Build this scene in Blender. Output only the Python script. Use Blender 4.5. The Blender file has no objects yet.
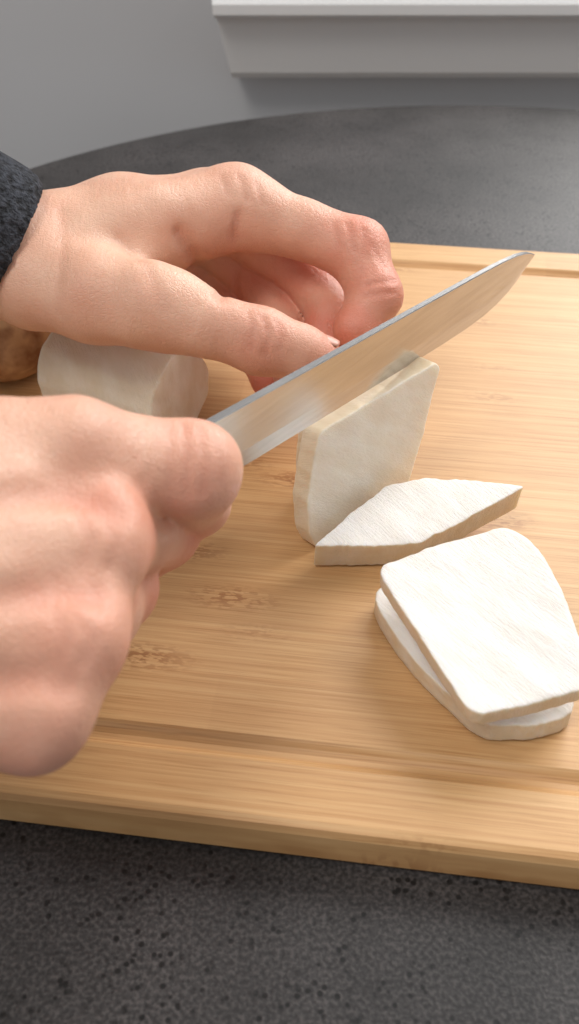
import bpy, bmesh, math, random
import numpy as np
from mathutils import Vector, Matrix
random.seed(3); np.random.seed(3)
sc=bpy.context.scene
ZT=0.75; ZB=0.766
# Modelling frame for the hands (millimetres): origin in the air above the board,
# x = along the board, y = up/away, z = down/away.  A plain rigid transform.
HO=np.array([0,0.22294,0.81526]); _t=math.radians(42)
HX=np.array([1.0,0,0]); HY=np.array([0,math.sin(_t),math.cos(_t)]); HZ=np.array([0,math.cos(_t),-math.sin(_t)])
def H(x,y,z): return HO+(HX*x+HY*y+HZ*z)/1000
def J(nodes): return [tuple(H(x,y,z))+(r/1000,) for x,y,z,r in nodes]
def lin(r,g,b):
    f=lambda c:(c/255/12.92) if c/255<=0.04045 else ((c/255+0.055)/1.055)**2.4
    return (f(r),f(g),f(b),1)
# ---------- materials
def newmat(n):
    m=bpy.data.materials.new(n); m.use_nodes=True
    nt=m.node_tree; return m,nt,nt.nodes,nt.links,nt.nodes['Principled BSDF']
def N(nt,t,**k):
    n=nt.nodes.new(t)
    for a,b in k.items():
        if a in n.inputs.keys(): n.inputs[a].default_value=b
        else: setattr(n,a,b)
    return n
def ramp(nt,stops):
    r=nt.nodes.new('ShaderNodeValToRGB'); e=r.color_ramp.elements
    while len(e)<len(stops): e.new(0.5)
    for i,(p,c) in enumerate(stops): e[i].position=p; e[i].color=c
    return r
def mixc(nt,fac,a,b,blend='MIX'):
    m=nt.nodes.new('ShaderNodeMix'); m.data_type='RGBA'; m.blend_type=blend
    for idx,v in ((0,fac),(6,a),(7,b)):
        if hasattr(v,'default_value') or hasattr(v,'is_linked'): nt.links.new(v,m.inputs[idx])
        else: m.inputs[idx].default_value=v
    return m.outputs[2]
def mth(nt,op,a,bv=None,cv=None):
    q=N(nt,'ShaderNodeMath'); q.operation=op
    for i,v in enumerate((a,bv,cv)):
        if v is None: continue
        if isinstance(v,(int,float)): q.inputs[i].default_value=v
        else: nt.links.new(v,q.inputs[i])
    return q.outputs[0]
def bump(nt,b,h,strength,dist):
    n=N(nt,'ShaderNodeBump'); n.inputs['Strength'].default_value=strength; n.inputs['Distance'].default_value=dist
    nt.links.new(h,n.inputs['Height']); nt.links.new(n.outputs[0],b.inputs['Normal'])
def tex(nt,kind,scale,mapscale=None,rot=None,**k):
    tc=N(nt,'ShaderNodeTexCoord'); mp=N(nt,'ShaderNodeMapping')
    nt.links.new(tc.outputs['Object'],mp.inputs[0])
    if rot:
        m0=N(nt,'ShaderNodeMapping'); m0.inputs['Rotation'].default_value=rot; nt.links.new(tc.outputs['Object'],m0.inputs[0]); nt.links.new(m0.outputs[0],mp.inputs[0])
    if mapscale: mp.inputs['Scale'].default_value=mapscale
    t=nt.nodes.new(kind); t.inputs['Scale'].default_value=scale
    for a,b in k.items():
        if a in t.inputs.keys(): t.inputs[a].default_value=b
        else: setattr(t,a,b)
    nt.links.new(mp.outputs[0],t.inputs[0]); return t

def mat_wall():
    m,nt,n,l,b=newmat('wall_paint'); t=tex(nt,'ShaderNodeTexNoise',3)
    r=ramp(nt,[(0.3,lin(190,190,192)),(0.7,lin(197,197,199))]); l.new(t.outputs[0],r.inputs[0]); l.new(r.outputs[0],b.inputs['Base Color'])
    b.inputs['Roughness'].default_value=.7; t2=tex(nt,'ShaderNodeTexNoise',300); bump(nt,b,t2.outputs[0],.1,.0005); return m
def mat_white():
    m,nt,n,l,b=newmat('sill_paint'); t=tex(nt,'ShaderNodeTexNoise',5)
    r=ramp(nt,[(0.3,lin(226,226,226)),(0.7,lin(232,232,232))]); l.new(t.outputs[0],r.inputs[0]); l.new(r.outputs[0],b.inputs['Base Color'])
    b.inputs['Roughness'].default_value=.4; return m
def mat_table():
    m,nt,n,l,b=newmat('dark_stone_laminate')
    t=tex(nt,'ShaderNodeTexNoise',14,Detail=8.0,Roughness=.65)
    r=ramp(nt,[(0.35,lin(42,40,40)),(0.65,lin(62,59,59))]); l.new(t.outputs[0],r.inputs[0])
    t2=tex(nt,'ShaderNodeTexNoise',800,Detail=3.0)
    r2=ramp(nt,[(0.36,(0.5,0.5,0.5,1)),(0.5,(1,1,1,1)),(0.66,(1.9,1.85,1.8,1))]); l.new(t2.outputs[0],r2.inputs[0])
    c=mixc(nt,1.0,r.outputs[0],r2.outputs[0],'MULTIPLY')
    t3=tex(nt,'ShaderNodeTexVoronoi',340); r3=ramp(nt,[(0.0,(0.03,0.03,0.03,1)),(0.22,(0.08,0.07,0.07,1)),(0.34,(1,1,1,1))]); l.new(t3.outputs['Distance'],r3.inputs[0])
    t4=tex(nt,'ShaderNodeTexNoise',70,Detail=3.0); r4=ramp(nt,[(0.42,(0,0,0,1)),(0.54,(1,1,1,1))]); l.new(t4.outputs[0],r4.inputs[0])
    c2=mixc(nt,r4.outputs[0],c,mixc(nt,1.0,c,r3.outputs[0],'MULTIPLY'))
    l.new(c2,b.inputs['Base Color']); b.inputs['Roughness'].default_value=.45; b.inputs['Specular IOR Level'].default_value=.4
    bump(nt,b,t2.outputs[0],.35,.0004); return m
def mat_bamboo():
    m,nt,n,l,b=newmat('bamboo_wood')
    tc=N(nt,'ShaderNodeTexCoord'); sx=N(nt,'ShaderNodeSeparateXYZ'); l.new(tc.outputs['Object'],sx.inputs[0])
    strip=mth(nt,'FLOOR',mth(nt,'DIVIDE',sx.outputs[1],.021))
    off=mth(nt,'MULTIPLY',strip,.0773)
    seg=mth(nt,'FLOOR',mth(nt,'DIVIDE',mth(nt,'ADD',sx.outputs[0],off),.6))
    cv=N(nt,'ShaderNodeCombineXYZ'); l.new(strip,cv.inputs[0]); l.new(seg,cv.inputs[1])
    wn=N(nt,'ShaderNodeTexWhiteNoise'); l.new(cv.outputs[0],wn.inputs[0])
    g1=tex(nt,'ShaderNodeTexNoise',1.0,(7,700,60),Detail=6.0,Roughness=.7)
    g2=tex(nt,'ShaderNodeTexNoise',1.0,(40,2400,60),Detail=2.0)
    g3=tex(nt,'ShaderNodeTexNoise',1.0,(5,9,8),Detail=2.0)
    r=ramp(nt,[(0.3,lin(186,141,94)),(0.5,lin(202,161,112)),(0.7,lin(214,178,131))]); l.new(g1.outputs[0],r.inputs[0])
    rs=ramp(nt,[(0,(.94,.92,.90,1)),(1,(1.04,1.04,1.04,1))]); l.new(wn.outputs[0],rs.inputs[0])
    c=mixc(nt,1.0,r.outputs[0],rs.outputs[0],'MULTIPLY')
    r2=ramp(nt,[(0.34,(.70,.60,.48,1)),(0.46,(1,1,1,1))]); l.new(g2.outputs[0],r2.inputs[0])
    c=mixc(nt,.5,c,r2.outputs[0],'MULTIPLY')
    r3=ramp(nt,[(0.3,(.93,.87,.8,1)),(0.7,(1.04,1.04,1.04,1))]); l.new(g3.outputs[0],r3.inputs[0])
    c=mixc(nt,1.0,c,r3.outputs[0],'MULTIPLY')
    v=tex(nt,'ShaderNodeTexVoronoi',1.0,(13,38,20)); rv=ramp(nt,[(0.0,(1,1,1,1)),(0.27,(0,0,0,1))]); l.new(v.outputs['Distance'],rv.inputs[0])
    g4=tex(nt,'ShaderNodeTexNoise',1.0,(300,1100,100),Detail=2.0); rg=ramp(nt,[(0.48,(0,0,0,1)),(0.56,(1,1,1,1))]); l.new(g4.outputs[0],rg.inputs[0])
    f=mth(nt,'MULTIPLY',mth(nt,'MULTIPLY',rv.outputs[0],rg.outputs[0]),.9)
    c=mixc(nt,f,c,lin(136,80,38))
    l.new(c,b.inputs['Base Color']); b.inputs['Roughness'].default_value=.45
    bump(nt,b,g1.outputs[0],.12,.0005); return m
def mat_mush(name,a,bc,cc,bs=.45,rot=(0,0,0)):
    m,nt,n,l,b=newmat(name)
    t=tex(nt,'ShaderNodeTexNoise',1.0,(45,160,60),rot,Detail=5.0,Roughness=.6); r=ramp(nt,[(0.35,a),(0.65,bc)]); l.new(t.outputs[0],r.inputs[0])
    at=N(nt,'ShaderNodeAttribute'); at.attribute_name='rim'
    tr=tex(nt,'ShaderNodeTexNoise',140,Detail=3.0)
    rr=mth(nt,'MULTIPLY',at.outputs['Fac'],mth(nt,'MULTIPLY_ADD',tr.outputs[0],.9,.4))
    c=mixc(nt,rr,r.outputs[0],cc)
    l.new(c,b.inputs['Base Color']); b.inputs['Roughness'].default_value=.42
    b.inputs['Subsurface Weight'].default_value=.5; b.inputs['Subsurface Radius'].default_value=(1,.8,.6); b.inputs['Subsurface Scale'].default_value=.005
    t2=tex(nt,'ShaderNodeTexNoise',1.0,(200,1700,500),rot,Detail=5.0,Roughness=.7)
    t3=tex(nt,'ShaderNodeTexNoise',1.0,(140,420,280),rot,Detail=6.0,Roughness=.7)
    bump(nt,b,mth(nt,'ADD',t2.outputs[0],t3.outputs[0]),bs,.001); return m
def mat_skin():
    m,nt,n,l,b=newmat('skin')
    t=tex(nt,'ShaderNodeTexNoise',45,Detail=5.0); r=ramp(nt,[(0.3,lin(214,160,134)),(0.7,lin(229,186,160))]); l.new(t.outputs[0],r.inputs[0])
    at=N(nt,'ShaderNodeAttribute'); at.attribute_name='red'
    t3=tex(nt,'ShaderNodeTexNoise',120,Detail=4.0)
    mm=mth(nt,'MULTIPLY',mth(nt,'MULTIPLY_ADD',t3.outputs[0],.7,.6),at.outputs['Fac'])
    c=mixc(nt,mm,r.outputs[0],lin(210,106,84))
    cr=N(nt,'ShaderNodeAttribute'); cr.attribute_name='crease'
    c=mixc(nt,cr.outputs['Fac'],c,lin(176,100,78))
    l.new(c,b.inputs['Base Color']); b.inputs['Roughness'].default_value=.42
    b.inputs['Subsurface Weight'].default_value=.15; b.inputs['Subsurface Radius'].default_value=(1,.35,.2); b.inputs['Subsurface Scale'].default_value=.003
    v=tex(nt,'ShaderNodeTexVoronoi',1.0,(520,800,700)); v.feature='DISTANCE_TO_EDGE'
    rv=ramp(nt,[(0.0,(0,0,0,1)),(0.12,(1,1,1,1))]); l.new(v.outputs['Distance'],rv.inputs[0])
    t2=tex(nt,'ShaderNodeTexNoise',1.0,(420,160,160),Detail=6.0,Roughness=.65)
    h=mth(nt,'MULTIPLY_ADD',rv.outputs[0],.2,t2.outputs[0])
    bump(nt,b,h,.42,.0011); return m
def mat_simple(name,c1,c2,scale,rough,metal=0,ms=None,bs=0,bd=.001):
    m,nt,n,l,b=newmat(name); t=tex(nt,'ShaderNodeTexNoise',scale,ms,Detail=4.0)
    r=ramp(nt,[(0.35,c1),(0.65,c2)]); l.new(t.outputs[0],r.inputs[0]); l.new(r.outputs[0],b.inputs['Base Color'])
    b.inputs['Roughness'].default_value=rough; b.inputs['Metallic'].default_value=metal
    if bs: bump(nt,b,t.outputs[0],bs,bd)
    return m
M_wall=mat_wall();M_white=mat_white();M_table=mat_table();M_bam=mat_bamboo()
M_mush=mat_mush('mushroom_flesh',lin(234,229,222),lin(244,241,237),lin(222,202,170),.7,(0,0,.9))
M_mush2=mat_mush('mushroom_flesh_cream',lin(236,225,207),lin(243,236,223),lin(222,202,170),.35,(0,1.4,.7))
M_cap=mat_simple('mushroom_cap_skin',lin(150,100,62),lin(205,160,112),120,.6,bs=.4)
M_skin=mat_skin()
M_nail=mat_simple('nail',lin(206,150,132),lin(216,164,146),80,.4)
M_steel=mat_simple('polished_steel',lin(190,188,186),lin(202,200,198),1.0,.24,1.0,(30,30,500),.05,.0002)
M_black=mat_simple('black_plastic',lin(22,22,23),lin(32,32,33),50,.4)
M_wool=mat_simple('dark_wool',lin(16,17,21),lin(62,65,73),520,.95,bs=1.0,bd=.003)
M_floor=mat_simple('floor_boards',lin(96,84,72),lin(120,106,92),1.0,.5,ms=(3,60,3))
M_glass=mat_simple('frame_paint',lin(225,226,228),lin(232,233,234),20,.4)
# ---------- helpers
def mesh_obj(name,verts,faces,mat,smooth=True,parent=None):
    me=bpy.data.meshes.new(name); me.from_pydata([tuple(v) for v in verts],[],[tuple(f) for f in faces]); me.update()
    o=bpy.data.objects.new(name,me); sc.collection.objects.link(o); me.materials.append(mat)
    if smooth:
        for p in me.polygons: p.use_smooth=True
    if parent: o.parent=parent
    return o
def box(name,lo,hi,mat,parent=None,bev=0):
    x0,y0,z0=lo;x1,y1,z1=hi
    v=[(x0,y0,z0),(x1,y0,z0),(x1,y1,z0),(x0,y1,z0),(x0,y0,z1),(x1,y0,z1),(x1,y1,z1),(x0,y1,z1)]
    f=[(0,3,2,1),(4,5,6,7),(0,1,5,4),(1,2,6,5),(2,3,7,6),(3,0,4,7)]
    o=mesh_obj(name,v,f,mat,False,parent)
    if bev:
        b=o.modifiers.new('b','BEVEL'); b.width=bev; b.segments=3
    return o
def empty(name,loc=(0,0,0)):
    e=bpy.data.objects.new(name,None); sc.collection.objects.link(e); e.location=loc; return e
# ---------- room
WY=0.84
mesh_obj('floor',[(-3,-2,0),(3,-2,0),(3,WY,0),(-3,WY,0)],[(0,1,2,3)],M_floor,False)
def wallgrid():
    xs=[-3,-0.02,1.2,3]; zs=[0,0.80,1.95,2.6]; v=[];f=[]
    for z in zs:
        for x in xs: v.append((x,WY,z))
    for z in zs:
        for x in xs: v.append((x,WY+.12,z))
    for j in range(3):
        for i in range(3):
            if i==1 and j==1: continue
            a=j*4+i; f.append((a,a+1,a+5,a+4)); f.append((16+a,16+a+4,16+a+5,16+a+1))
    for a,b in ((5,6),(6,10),(10,9),(9,5)): f.append((a,b,16+b,16+a))
    return mesh_obj('wall_back',v,f,M_wall,False)
wallgrid()
win=empty('window_1',(0.6,WY+.06,1.37))
for nm,lo,hi in (('frame_left',(-.62,-.03,-.55),(-.57,.03,.58)),('frame_right',(.55,-.03,-.55),(.60,.03,.58)),('frame_top',(-.57,-.03,.53),(.55,.03,.58)),('frame_bottom',(-.57,-.03,-.55),(.55,.03,-.50)),('mullion',(-.02,-.025,-.5),(.02,.025,.53))):
    box(nm,lo,hi,M_glass,win,.004)
def sill():
    x0,x1=-0.056,1.3
    prof=[(WY+.1,.814),(WY-.048,.814),(WY-.054,.811),(WY-.058,.805),(WY-.058,.798),(WY-.054,.7945),(WY-.044,.793),(WY-.042,.788),(WY-.032,.749),(WY-.028,.744),(WY,.744),(WY+.0,.79),(WY+.1,.79)]
    v=[(x0+max(0,.80-z)*.2,y,z) for y,z in prof]+[(x1,y,z) for y,z in prof]; n=len(prof)
    f=[(i,(i+1)%n,n+(i+1)%n,n+i) for i in range(n)]+[tuple(range(n-1,-1,-1)),tuple(range(n,2*n))]
    return mesh_obj('window_sill',v,f,M_white,False)
sill()
# ---------- table
def lathe(prof,seg=128,c=(0,0,0)):
    v=[];f=[]
    for r,z in prof:
        for i in range(seg):
            a=2*math.pi*i/seg; v.append((c[0]+r*math.cos(a),c[1]+r*math.sin(a),c[2]+z))
    n=len(prof)
    for j in range(n-1):
        for i in range(seg):
            a=j*seg+i;b=j*seg+(i+1)%seg; f.append((a,b,b+seg,a+seg))
    f.append(tuple(range(seg-1,-1,-1))); f.append(tuple((n-1)*seg+i for i in range(seg)))
    return v,f
tab=empty('round_table',(0.12,0.31,0))
v,f=lathe([(.40,.722),(.427,.724),(.432,.730),(.432,.744),(.430,.748),(.426,.75)],160)
mesh_obj('table_top',v,f,M_table,False,tab)
v,f=lathe([(.24,0),(.25,.004),(.25,.012),(.22,.018),(.045,.03),(.035,.05),(.035,.69),(.06,.70),(.12,.715),(.12,.722)],64)
mesh_obj('pedestal',v,f,M_black,True,tab)
# ---------- cutting board
def board():
    ang=-math.radians(7.5); L,W=.50,.352; T=.016
    rings=[(0.002,0),(0,.002),(0,T-.003),(.001,T-.0008),(.003,T),(.0205,T),(.0213,T-.0005),(.0225,T-.0018),(.0240,T-.0026),(.0260,T-.0026),(.0275,T-.0018),(.0287,T-.0005),(.0295,T)]
    v=[];f=[];seg=8
    def loop(ins,z):
        r=max(.016-ins*.3,.006); hx,hy=L/2-ins,W/2-ins; pts=[]
        for cx,cy,a0 in ((hx-r,hy-r,0),(-hx+r,hy-r,90),(-hx+r,-hy+r,180),(hx-r,-hy+r,270)):
            for k in range(seg+1):
                a=math.radians(a0+90*k/seg); pts.append((cx+r*math.cos(a),cy+r*math.sin(a),z))
        return pts
    n=4*(seg+1)
    for ins,z in rings: v+=loop(ins,z)
    for j in range(len(rings)-1):
        for i in range(n):
            a=j*n+i;b=j*n+(i+1)%n; f.append((a,b,b+n,a+n))
    f.append(tuple(range(n-1,-1,-1))); f.append(tuple((len(rings)-1)*n+i for i in range(n)))
    o=mesh_obj('cutting_board',v,f,M_bam,False)
    ux,uy=math.cos(ang),math.sin(ang); nx,ny=-uy,ux
    s=.03
    o.location=(0+ux*s+nx*W/2, .147+uy*s+ny*W/2, ZT); o.rotation_euler=(0,0,ang)
board()
# ---------- mushroom slices
def noise1(x,seed):
    return sum(math.sin(x*k+seed*1.7*k)*a for k,a in ((2,.5),(5,.3),(11,.2)))
def resample(poly,K,rc=.07):
    pts=[]; n=len(poly)
    for i in range(n):
        p0=Vector(poly[i-1]);p=Vector(poly[i]);p1=Vector(poly[(i+1)%n])
        a=p+(p0-p).normalized()*min(rc,(p0-p).length*.45); b=p+(p1-p).normalized()*min(rc,(p1-p).length*.45)
        for t in (0,.25,.5,.75,1): pts.append(a*(1-t)**2+p*2*t*(1-t)+b*t*t)
    m=len(pts); L=[0]
    for i in range(m): L.append(L[-1]+(pts[(i+1)%m]-pts[i]).length)
    out=[];j=0
    for k in range(K):
        s=L[-1]*k/K
        while L[j+1]<s: j+=1
        t=(s-L[j])/max(1e-9,L[j+1]-L[j]); out.append(pts[j].lerp(pts[(j+1)%m],t))
    return out
SQ=[(0,0),(1,0),(1,1),(0,1)]
def mslice(name,c,T,poly=SQ,seed=0,bulge=.0,rag=.0002,mat=None,rc=.08,warp=.0003,curl=0.0):
    A,B,C,D=[Vector(p) for p in c]
    n=(B-A).cross(D-A).normalized()
    K=240; pl=resample(poly,K,rc); cen=sum(pl,Vector((0,0)))/K
    ragn=[random.uniform(-1,1) for _ in range(K)]
    ragn=[(ragn[i]+2*ragn[i-1]+2*ragn[i-2]+ragn[i-3])/4 for i in range(K)]
    def pos(i,s):
        q=cen+(pl[i]-cen)*s*(1+.006*noise1(2*math.pi*i/K,seed))
        u,w=q.x,q.y
        return (A*(1-u)*(1-w)+B*u*(1-w)+C*u*w+D*(1-u)*w),u,w
    v=[];f=[];rim=[]
    spec=[(s,0,0) for s in (.15,.3,.45,.6,.75,.87,.95)]+[(.985,0.00003,.1),(.997,.0002,.6),(1.0,.0007,1),(1+bulge*.6,T*.3,1),(1+bulge,T*.5,1),(1+bulge*.6,T*.7,1),(1,T-.0007,1),(.996,T-.0002,.6),(.985,T,.1)]+[(s,T,0) for s in (.92,.75,.55,.3,.15)]
    for j,(s,dz,rm) in enumerate(spec):
        for i in range(K):
            p,u,w=pos(i,s)
            p=p-n*dz
            h=warp*(noise1(p.x*50+p.y*80,seed+3)+.5*math.sin(p.y*310+p.x*170+p.z*200+seed))+curl*((u-.5)**2*2-.25)
            p=p+n*h
            out=(pos(i,1)[0]-pos(i,.9)[0]).normalized()
            if s>.96: p+=out*ragn[i]*rag
            v.append(p); rim.append(rm)
    m=len(spec)
    v.append(pos(0,0)[0]+n*(-curl*.25)); rim.append(0); v.append(pos(0,0)[0]-n*(T+curl*.25)); rim.append(0)
    for j in range(m-1):
        for i in range(K):
            a=j*K+i;b=j*K+(i+1)%K; f.append((a,a+K,b+K,b))
    for i in range(K):
        f.append((m*K,i,(i+1)%K)); f.append((m*K+1,(m-1)*K+(i+1)%K,(m-1)*K+i))
    o=mesh_obj(name,v,f,mat or M_mush)
    at=o.data.attributes.new('rim','FLOAT','POINT'); at.data.foreach_set('value',rim)
    return o
z=ZB
mslice('mushroom_slice',[(.052,.1745,z+.0085),(.0865,.1785,z+.0085),(.076,.238,z+.0085),(.026,.230,z+.0085)],.0075,[(.12,0),(.6,-.03),(1,.04),(1,1),(.05,1.02),(-.04,.8),(-.03,.4)],1,rc=.14)
mslice('mushroom_slice.001',[(.0500,.1695,z+.0200),(.0880,.179,z+.0220),(.0745,.2405,z+.029),(.0270,.2248,z+.0235)],.0060,[(0.02,0),(.35,.0),(.97,.0),(1.04,.3),(1.07,.55),(1.05,.8),(.93,1.0),(.5,1.03),(0.0,1.0),(.01,.5)],2,rc=.10,curl=.003)
mslice('mushroom_slice.002',[(.0080,.2460,z+.0130),(.0440,.2475,z+.0125),(.0830,.2680,z+.0205),(.0385,.2755,z+.0180)],.0120,[(0,0),(.5,-.02),(1,0),(1.01,.5),(1.0,1.02),(.55,1.06),(.2,1.04),(-.01,.9),(-.02,.5)],5,rc=.04,rag=.0004)
mslice('mushroom_slice.003',[(.010,.2570,z+.001),(.0455,.288,z+.001),(.0540,.2993,z+.0535),(.0095,.2645,z+.0470)],.0080,[(.0,.0),(.5,-.02),(.96,.0),(1.0,.4),(1.0,.94),(.95,1.0),(.5,1.0),(.01,1.0),(-.04,.75),(-.09,.45),(-.07,.15)],8,bulge=.0,mat=M_mush2,rc=.04,warp=.00015)
mslice('mushroom_stem',[(.014,.2765,z+.001),(.037,.299,z+.001),(.041,.303,z+.045),(.014,.2775,z+.043)],.016,[(.1,0),(.9,0),(1.05,.3),(1.03,.8),(.8,1.02),(.2,1.0),(0,.7),(-.04,.3)],11,mat=M_mush2,rc=.15)
def stem(name,a,b,r0,r1,mat,seed):
    a=Vector(a);b=Vector(b);d=(b-a).normalized(); s=d.cross(Vector((0,0,1))).normalized(); t=s.cross(d)
    K=96; v=[];f=[];rim=[]
    L=(b-a).length
    prof=[(0,.3),(0,.6),(0,.85),(.0004,.97),(.002,1)]+[(L*k/14,1) for k in range(1,14)]+[(L-.0008,1),(L-.0002,.99),(L,.97),(L,.9),(L,.7),(L,.4),(L,.15)]
    for j,(q,k) in enumerate(prof):
        tt=q/L; r=(r0*(1-tt)+r1*tt)*k*(1+.03*math.sin(tt*5+seed))
        for i in range(K):
            an=2*math.pi*i/K; rr=r*(1+.035*noise1(an,seed)+.012*math.sin(tt*23+3*an)+.006*math.sin(17*an+tt*4))
            e=.0008*noise1(an,seed+2)*(k if q>L*.9 else 0)
            v.append(a+d*(q+e)+s*(rr*math.cos(an))+t*(rr*math.sin(an))); rim.append(.5 if .97<=k and q<L-.0001 else 0.0)
    m=len(prof); v.append(a);v.append(b);rim+= [0,0]
    for j in range(m-1):
        for i in range(K):
            x=j*K+i;y=j*K+(i+1)%K; f.append((x,x+K,y+K,y))
    for i in range(K):
        f.append((m*K,i,(i+1)%K)); f.append((m*K+1,(m-1)*K+(i+1)%K,(m-1)*K+i))
    o=mesh_obj(name,v,f,mat); at=o.data.attributes.new('rim','FLOAT','POINT'); at.data.foreach_set('value',rim); return o
M_mush3=mat_mush('mushroom_stem_skin',lin(230,217,196),lin(243,236,224),lin(224,206,176),.8,(0,0,1.15))
stem('mushroom_stem.001',(-.091,.348,z+.0205),(-.043,.322,z+.0200),.0197,.0200,M_mush3,2)
def cap():
    prof=[(.0,.0),(.014,.001),(.024,.004),(.030,.012),(.0305,.020),(.025,.029),(.015,.034),(.004,.036)]
    v,f=lathe(prof,72)
    v=[(x*(1+.04*noise1(math.atan2(y,x),4)),y*(1+.04*noise1(math.atan2(y,x),4)),zz) for x,y,zz in v]
    o=mesh_obj('mushroom_cap',v,f,M_cap); o.location=(-.127,.379,ZB+.0005); o.rotation_euler=(0,0,.4)
cap()
# ---------- knife
def knife():
    k=empty('kitchen_knife',(-.0133,.232,ZB+.060))
    d=Vector((.64,.765,-.100)).normalized(); up=Vector((0,0,1)); s=d.cross(up).normalized(); up=s.cross(d).normalized()
    H=.0228
    xs=[-.030,-.02,0,.03,.06,.09,.110,.125,.138,.147,.1545,.1605,.1655,.1685,.170]
    lo=[0,0,0,0,0,0,.0002,.0007,.0018,.0036,.0060,.0090,.0125,.0150,.0170]
    hi=[H]*8+[H-.0001,H-.0004,H-.0009,H-.0018,H-.0030,H-.0042,.0180]
    v=[];f=[]
    def th(x): return .0014*(1-.3*max(x,0)/.18)
    for x,a,b in zip(xs,lo,hi):
        mid=a+(b-a)*.3
        for yy,w in ((a,.00008),(mid,th(x)*.8),(b-.0003,th(x)),(b,th(x)*.8)): v.append(d*x+up*yy+s*w)
        for yy,w in ((b,th(x)*.8),(b-.0003,th(x)),(mid,th(x)*.8),(a,.00008)): v.append(d*x+up*yy-s*w)
    n=8
    for i in range(len(xs)-1):
        for j in range(n):
            a=i*n+j;b=i*n+(j+1)%n; f.append((a,b,b+n,a+n))
    f.append(tuple(range(n-1,-1,-1))); f.append(tuple((len(xs)-1)*n+j for j in range(n)))
    mesh_obj('blade',v,f,M_steel,False,k)
    v=[];f=[];K=24; hs=[(-.022,.3,.4),(-.024,1,1),(-.035,1.05,1.05),(-.06,1.1,1.1),(-.09,1.05,1.1),(-.115,1.1,1.2),(-.128,1.15,1.3),(-.134,.9,1.0),(-.136,.4,.5)]
    for x,w,h in hs:
        for i in range(K):
            a=2*math.pi*i/K; v.append(d*x+up*(.013+.0105*h*math.sin(a))+s*(.0078*w*math.cos(a)))
    for j in range(len(hs)-1):
        for i in range(K):
            a=j*K+i;b=j*K+(i+1)%K; f.append((a,a+K,b+K,b))
    f.append(tuple(range(K))); f.append(tuple(reversed([(len(hs)-1)*K+i for i in range(K)])))
    mesh_obj('handle',v,f,M_black,True,k)
knife()
# ---------- hands: smooth-blended bone volumes, polygonised
VS=.0009
def smin(a,b,k):
    h=np.clip(.5+.5*(b-a)/k,0,1); return b*(1-h)+a*h-k*h*(1-h)
def seg(G,a,b,rad=True):
    A=np.array(a[:3],dtype=np.float32);B=np.array(b[:3],dtype=np.float32); ab=B-A; L2=float(ab@ab)
    q=[G[i]-A[i] for i in range(3)]
    t=np.clip((q[0]*ab[0]+q[1]*ab[1]+q[2]*ab[2])/L2,0,1).astype(np.float32)
    dd=np.sqrt((q[0]-t*ab[0])**2+(q[1]-t*ab[1])**2+(q[2]-t*ab[2])**2)
    return dd-(a[3]+(b[3]-a[3])*t) if rad else dd
def chain(G,nodes,k=.004):
    d=None
    for i in range(len(nodes)-1):
        e=seg(G,nodes[i],nodes[i+1]); d=e if d is None else smin(d,e,k)
    return d
def surf_nets(d,org,vs):
    ins=d<0; nx,ny,nz=d.shape
    cnt=np.zeros((nx-1,ny-1,nz-1),np.int8)
    C=[(i,j,k) for i in (0,1) for j in (0,1) for k in (0,1)]
    for i,j,k in C: cnt+=ins[i:nx-1+i,j:ny-1+j,k:nz-1+k]
    act=(cnt>0)&(cnt<8); idx=np.argwhere(act)
    num=-np.ones(act.shape,np.int64); num[act]=np.arange(len(idx))
    acc=np.zeros((len(idx),3)); c=np.zeros(len(idx))
    for a in C:
        for ax in range(3):
            if a[ax]==1: continue
            b=list(a); b[ax]=1
            va=d[idx[:,0]+a[0],idx[:,1]+a[1],idx[:,2]+a[2]]; vb=d[idx[:,0]+b[0],idx[:,1]+b[1],idx[:,2]+b[2]]
            m=(va<0)!=(vb<0); t=np.where(m,va/np.where(m,va-vb,1),0)
            p=np.tile(np.array(a,float),(len(idx),1)); p[:,ax]+=t
            acc[m]+=p[m]; c[m]+=1
    V=(idx+acc/c[:,None])*vs+org
    F=[]
    for ax in range(3):
        o1,o2=[(1,2),(2,0),(0,1)][ax]
        sl0=[slice(None)]*3; sl1=[slice(None)]*3; sl0[ax]=slice(0,-1); sl1[ax]=slice(1,None)
        e=np.argwhere(ins[tuple(sl0)]!=ins[tuple(sl1)])
        e=e[(e[:,o1]>0)&(e[:,o2]>0)&(e[:,o1]<d.shape[o1]-1)&(e[:,o2]<d.shape[o2]-1)]
        s=ins[e[:,0],e[:,1],e[:,2]]
        q=[]
        for (x,y) in ((1,1),(0,1),(0,0),(1,0)):
            w=e.copy(); w[:,o1]-=x; w[:,o2]-=y; q.append(num[w[:,0],w[:,1],w[:,2]])
        q=np.stack(q,1); q[~s]=q[~s][:,::-1]; F.append(q)
    return V,np.concatenate(F)
def lay_creases(tot,lo,lines):
    """drop each (x,y) crease polyline of the modelling frame straight down its z axis onto the skin"""
    out=[]; Zs=np.arange(-140,160,.25)
    for pts,w,am in lines:
        poly=[]
        for i in range(len(pts)-1):
            n=max(1,int(math.hypot(pts[i+1][0]-pts[i][0],pts[i+1][1]-pts[i][1])/4))
            for k in range(n+(1 if i==len(pts)-2 else 0)):
                t=k/n; x=pts[i][0]*(1-t)+pts[i+1][0]*t; y=pts[i][1]*(1-t)+pts[i+1][1]*t
                W=HO+(HX*x+HY*y)/1000+Zs[:,None]*HZ/1000
                I=np.round((W-lo)/VS).astype(int); ok=((I>=0)&(I<np.array(tot.shape))).all(1)
                W=W[ok];I=I[ok]; hit=np.nonzero(tot[I[:,0],I[:,1],I[:,2]]<0)[0]
                if len(hit): poly.append(tuple(W[hit[0]]))
        out.append((poly,w,am))
    return out
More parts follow.
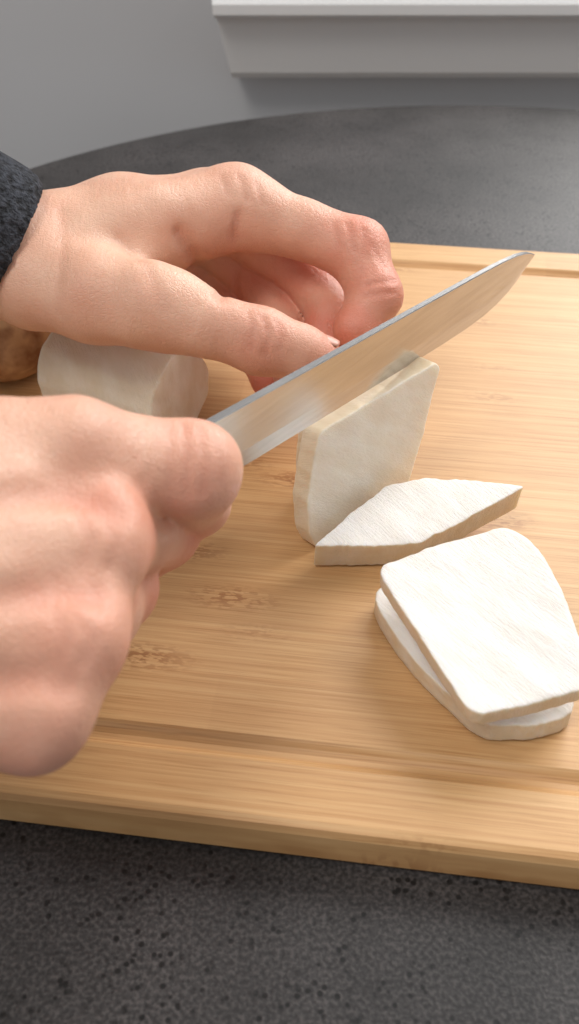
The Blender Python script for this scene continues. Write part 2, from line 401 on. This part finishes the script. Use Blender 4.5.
def hand(name,palm,fingers,parent,reds,kp=.014,kf=.007,ridges=(),kr=.010,lines=()):
    allp=np.array([n for c in palm+fingers for n in c])
    lo=(allp[:,:3]-allp[:,3:4]).min(0)-.006; hi=(allp[:,:3]+allp[:,3:4]).max(0)+.006
    ax=[np.arange(lo[i],hi[i],VS).astype(np.float32) for i in range(3)]
    G=np.meshgrid(*ax,indexing='ij')
    dp=None
    for c in palm:
        e=chain(G,c,.006); dp=e if dp is None else smin(dp,e,kp)
    for c in ridges: dp=smin(dp,chain(G,c,.004),kr)
    tot=None
    for c in fingers:
        e=smin(dp,chain(G,c),kf); tot=e if tot is None else smin(tot,e,.001)
    for c in fingers:
        for j in range(1,len(c)-1):
            a=np.array(c[j-1][:3]);p=np.array(c[j][:3]);b=np.array(c[j+1][:3]);R=c[j][3]
            dr=(b-a)/np.linalg.norm(b-a)
            q=[G[i]-np.float32(p[i]) for i in range(3)]
            s=q[0]*dr[0]+q[1]*dr[1]+q[2]*dr[2]; r=np.sqrt(q[0]**2+q[1]**2+q[2]**2)
            fall=np.clip(1.5-r/(R*1.25),0,1)
            wob=.0006*np.sin(q[0]*900+q[1]*700)
            for off,am in ((-.0048,.0002),(-.0026,.0003),(0,.0004),(.0026,.0003),(.0048,.0002)):
                tot=tot+np.float32(am)*np.exp(-((s-off+wob)/.0008)**2)*fall
    tot=tot+.0004*np.sin(G[0]*190+1)*np.sin(G[1]*170+2)*np.sin(G[2]*210)
    cl=lay_creases(tot,lo,lines)
    for poly,w,am in cl:
        if len(poly)<2: continue
        pa=np.array(poly); l0=np.maximum(((pa.min(0)-4*w-lo)/VS).astype(int),0); h0=((pa.max(0)+4*w-lo)/VS).astype(int)+1
        sl=tuple(slice(a,b) for a,b in zip(l0,h0)); g=[x[sl] for x in G]; dm=None
        for i in range(len(poly)-1):
            e=seg(g,poly[i],poly[i+1],False); dm=e if dm is None else np.minimum(dm,e)
        tot[sl]+=np.float32(am)*np.exp(-(dm/w)**2)
    V,F=surf_nets(tot,lo,VS)
    o=mesh_obj(name,V.tolist(),F.tolist(),M_skin,True,parent)
    red=np.zeros(len(V))
    for x,y,zz,r,a in reds: red=np.maximum(red,a*np.exp(-(((V-np.array([x,y,zz]))**2).sum(1))/(r*r)))
    at=o.data.attributes.new('red','FLOAT','POINT'); at.data.foreach_set('value',red.astype(np.float32))
    cr=np.zeros(len(V)); Vf=[V[:,i].astype(np.float32) for i in range(3)]
    for poly,w,am in cl:
        for i in range(len(poly)-1):
            cr=np.maximum(cr,.25*min(1,am/.001)*np.exp(-(seg(Vf,poly[i],poly[i+1],False)/(w*.9))**2))
    at=o.data.attributes.new('crease','FLOAT','POINT'); at.data.foreach_set('value',cr.astype(np.float32))
    sm=o.modifiers.new('s','SMOOTH'); sm.factor=.5; sm.iterations=2
    return o
def nail(parent,name,a,tip,nrm,w=.85):
    a=Vector(a[:3]);r=tip[3];t=Vector(tip[:3]); d=(t-a).normalized(); nrm=Vector(nrm); nrm=(nrm-d*nrm.dot(d)).normalized(); s=d.cross(nrm)
    v=[];f=[];n=10
    for i in range(n+1):
        for j in range(n+1):
            u=i/n*2-1; w_=j/n*2-1
            uu=u*math.sqrt(1-w_*w_*.35); ww=w_*math.sqrt(1-u*u*.35)
            an=ww*w; rr=r+.0003-.0010*(abs(ww)**4)-.0006*(max(0,-uu)**4)
            sl=r*.02+uu*r*.68
            dz=max(0,sl)**2*26
            v.append(t+d*sl+nrm*((rr)*math.cos(an)-dz)+s*(rr*math.sin(an)))
    for i in range(n):
        for j in range(n):
            x=i*(n+1)+j; f.append((x,x+1,x+n+2,x+n+1))
    o=mesh_obj(name,v,f,M_nail,True,parent); so=o.modifiers.new('t','SOLIDIFY'); so.thickness=.0006; so.offset=0
# joint lists: (x, y, z, radius) in mm of the modelling frame
palmL=[J([(-172.5,126.8,32,23.2),(-142.1,113.1,47,22.9),(-115.3,98.9,61,21.3),(-97.1,91.4,67,20.4)]),
 J([(-91.8,94.2,68,15.5),(-59.8,103.9,75,17.3),(-19.1,116.3,85,13.9)]),
 J([(-93.6,98.3,75,15),(-66.1,110.8,90,17.2),(-29.9,121.4,102,13.7)]),
 J([(-94.8,96.5,80,14.4),(-71.8,108.8,100,16.8),(-41.8,122.6,120,13.4)]),
 J([(-96.1,94.7,85,13.9),(-77.7,105.4,110,16.4),(-54.2,118.3,135,13.1)]),
 J([(-89.3,80.3,58,12.8),(-68.9,76.2,54,14.9),(-43.6,70.8,50,13.6)])]
Li=J([(-19.8,116.3,85,13.9),(4.0,108.4,83,11.1),(25.6,99.6,80,11.6),(32.1,81.0,75,9.8),(24.7,67.7,72,8.6)])
Lm=J([(-29.9,121.4,102,13.7),(-11.2,111,108,11.8),(7.5,96.7,108,11),(16.9,78.8,98,9.6),(12,65.5,92,8.6)])
Lr=J([(-41.8,122.6,120,13.4),(-25.3,109.7,125,11.5),(-8,91.5,121,11.1),(0.5,66,102,9.6),(4.5,38,79.5,7.8)])
Lk=J([(-54.2,118.3,135,13.1),(-38.9,103.1,135,10.4),(-24.7,86,130,9.9),(-13.1,66.4,115,8.7),(-7.9,53.5,105,7.7)])
Lt=J([(-48.8,72.8,50,14.4),(-31.1,66.1,48,11.3),(-9.6,59.8,50,11.2),(3.7,56.0,52,9.6),(10.1,54.6,54,8)])
lh=empty('left_hand')
def rd(c,i,r=.016,a=.8): return (c[i][0],c[i][1],c[i][2],r,a)
redsL=[rd(Li,2,.017,.8),rd(Li,3,.016,.8),rd(Li,4,.014,.9),rd(Li,0,.018,.4),rd(Lm,2,.02,.85),rd(Lm,4,.018,.9),rd(Lr,4,.02,.9),rd(Lr,2,.02,.8),rd(Lk,4,.018,.9),rd(Lt,2,.014,.6),rd(Lt,4,.013,.7)]
ridL=[J([(-71.8,101.5,60,2.9),(-47.5,110.1,67,3.7),(-19.6,119.7,80,6.8)]),J([(-33.3,126.5,94,4.7),(-19.7,121.1,82,6.9),(-10.4,114.8,79,6.1)])]
linesL=[([(-40.3,101.5),(-33.2,93),(-27.3,82.4),(-24,73.1)],.0028,.0016),([(-19,109.9),(-21.9,98.3),(-23,88.3)],.0020,.0009),
 ([(-25.3,124),(-22.3,116)],.0012,.0005),([(-18.4,124),(-15.8,115)],.0012,.0006),([(-11.7,121),(-10.2,113.5)],.0012,.0005),
 ([(16.5,107.3),(17.9,98.4)],.0011,.0005),([(21.6,106.6),(23.9,96.2)],.0012,.0006),([(27.2,103.6),(28.3,93.2)],.0012,.0006),([(30.4,97.9),(34.8,90.5)],.0011,.0005),
 ([(28,82.7),(39,84.9)],.0012,.0006),([(27.3,79),(39,80.5)],.0012,.0005),
 ([(-14.1,68),(-12.4,61.9),(-13.1,55.1)],.0012,.0005),([(-9.4,66.6),(-7.3,60.5),(-8.3,53.7)],.0013,.0007),([(-4.6,65),(-2.9,59.5),(-3.6,54.7)],.0012,.0005),
 ([(-80.8,106),(-77.8,87.7),(-78.9,69)],.0022,.0004),([(-60.5,97.1),(-48.1,82.8),(-42.3,68)],.0024,.0005)]
hand('left_hand_skin',palmL,[Li,Lm,Lr,Lk,Lt],lh,redsL,ridges=ridL,lines=linesL)
nail(lh,'thumb_nail',Lt[3],Lt[4],(0.25,.6,1),.8)
nail(lh,'index_nail',Li[3],Li[4],(1,.1,-.2))
palmR=[J([(-145.4,-26.2,-95,30.8),(-120.8,-20.1,-95,28.7),(-96.2,-16,-95,24.6)]),
 J([(-98.6,-5.9,-90,18.9),(-72.5,8.8,-80,14.5),(-50.5,12.5,-68,12.5)]),
 J([(-96.2,-13.9,-95,19.5),(-67.1,-5.9,-90,13.9),(-44.4,-6.3,-75,11.7)]),
 J([(-93.9,-21.6,-100,18),(-64.9,-21.9,-97,13),(-47,-25.4,-88,11)]),
 J([(-93.9,-29.6,-100,17),(-69.9,-35.6,-100,12.4),(-53.5,-41.2,-94,11.1)]),
 J([(-98.9,-10.6,-80,17.6),(-87.4,-4.5,-50,17.5),(-74.1,3.3,-25,13.8)])]
Ri=J([(-50.5,12.1,-68,12.5),(-38,11.4,-62,11.2),(-23.9,10.3,-55,11.8),(-27.4,3.3,-25,10.5),(-39.8,-2.3,-15,9.7)])
Rm=J([(-43.8,-6.8,-75,11.7),(-41.1,-5.8,-50,11),(-36.2,-3.6,-25,11.8),(-50.5,-14.3,-2,11.3),(-61.8,-17.1,-5,9.4)])
Rr=J([(-47,-26.1,-88,11),(-45.7,-23,-65,10.3),(-45.3,-19.4,-45,11),(-61.1,-27.9,-15,10.3),(-69.9,-27.4,-20,9)])
Rk=J([(-53.5,-41.2,-94,10.7),(-54.6,-39.4,-72,9.8),(-56.2,-36.3,-55,10),(-70.6,-43,-28,9.2),(-78.2,-40,-30,8.1)])
Rt=J([(-74.1,3.3,-25,12.7),(-64.8,6.5,-5,11.2),(-52.2,10.5,8,10.8),(-40.8,13.9,15,8.8)])
rh=empty('right_hand')
redsR=[rd(Ri,0,.013,.7),rd(Ri,2,.015,.6),rd(Rm,0,.014,1.0),rd(Rm,2,.02,.8),rd(Rr,0,.014,1.0),rd(Rr,2,.02,.8),rd(Rk,0,.014,.7),rd(Rk,2,.02,.6)]
ridR=[J([(-59.8,16.4,-78,4),(-48,16.6,-76,6.7)]),J([(-56.1,-5.8,-92,2.9),(-40.6,-6.5,-83.5,7.4)]),J([(-57.9,-24.8,-100,2.8),(-43.7,-25.4,-95.5,7)]),J([(-51.6,-39.8,-101,6.8),(-50,-40.2,-101,6.8)])]
linesR=[([(-59.3,2.5),(-48.2,3.8),(-37,.9)],.0038,.0018),([(-56.5,-16.4),(-45.9,-15.6),(-39.1,-16.7)],.0038,.0018),([(-55,-32.3),(-47.2,-31.9),(-44,-33.5)],.0036,.0015),
 ([(-28.9,21),(-27.7,14.5),(-28,5.1)],.0013,.0004),([(-25.2,21),(-23.8,14.5),(-24,4.7)],.0014,.0006),([(-21.4,19.6),(-19.8,13.3),(-20.2,4.7)],.0014,.0006),([(-17.7,17.8),(-16.3,11.7),(-16.7,6.1)],.0013,.0004),
 ([(-43.6,-.6),(-41,-5.9),(-42.3,-11.9)],.0015,.0005),([(-38.8,-.6),(-36.3,-6),(-37.6,-11.6)],.0015,.0005),([(-45.7,-19.7),(-43.3,-24.5),(-44.9,-29.7)],.0015,.0005),([(-41.7,-20.3),(-38.9,-25.2),(-40.5,-29.6)],.0015,.0005)]
hand('right_hand_skin',palmR,[Ri,Rm,Rr,Rk,Rt],rh,redsR,ridges=ridR,lines=linesR)
nail(rh,'thumb_nail',Rt[2],Rt[3],(-.3,.5,1))
def sleeve():
    a=Vector(H(-104.5,94.6,66)); b=Vector(H(-164,124.6,35)); d=(b-a).normalized()
    s=d.cross(Vector((0,0,1))).normalized(); t=s.cross(d); K=144; v=[];f=[]
    prof=[(.03,.0262),(.008,.0262),(.001,.0264),(-.001,.0274),(-.0008,.0287),(.002,.0299),(.006,.0304),(.012,.0308),(.02,.0312),(.03,.0322),(.045,.033),(.06,.034),(.09,.035),(.12,.036)]
    for j,(q,r) in enumerate(prof):
        for i in range(K):
            an=2*math.pi*i/K; rr=r*(1+.015*noise1(an,j*.3))+random.uniform(-.0004,.0004)
            v.append(a+d*(q+random.uniform(-.0004,.0004))+s*(rr*math.cos(an))+t*(rr*math.sin(an)))
    for j in range(len(prof)-1):
        for i in range(K):
            x=j*K+i;y=j*K+(i+1)%K; f.append((x,y,y+K,x+K))
    mesh_obj('sweater_sleeve',v,f,M_wool)
sleeve()
# ---------- light
w=bpy.data.worlds.new('w'); sc.world=w; w.use_nodes=True
w.node_tree.nodes['Background'].inputs[0].default_value=(.97,.98,1,1); w.node_tree.nodes['Background'].inputs[1].default_value=.48
def area(name,loc,target,size,power,col):
    l=bpy.data.lights.new(name,'AREA'); l.shape='RECTANGLE'; l.size=size[0]; l.size_y=size[1]; l.energy=power; l.color=col
    o=bpy.data.objects.new(name,l); sc.collection.objects.link(o); o.location=loc
    o.rotation_euler=(Vector(target)-Vector(loc)).to_track_quat('-Z','Y').to_euler()
area('window_light',(.75,1.1,1.55),(.05,.28,.77),(1.05,.95),27,(1,.985,.965))
area('ceiling_lamp',(-.6,-.3,2.3),(.0,.3,.77),(.6,.6),12,(1,.96,.9))
# ---------- camera
cd=bpy.data.cameras.new('cam'); cam=bpy.data.objects.new('camera',cd); sc.collection.objects.link(cam); sc.camera=cam
cam.location=(0,0,1.016); cam.rotation_euler=(math.radians(48),0,0)
cd.sensor_fit='VERTICAL'; cd.sensor_height=36; cd.lens=1000/1024*36
cd.clip_start=.01; cd.dof.use_dof=True; cd.dof.focus_distance=.35; cd.dof.aperture_fstop=15
sc.view_settings.view_transform='Standard'
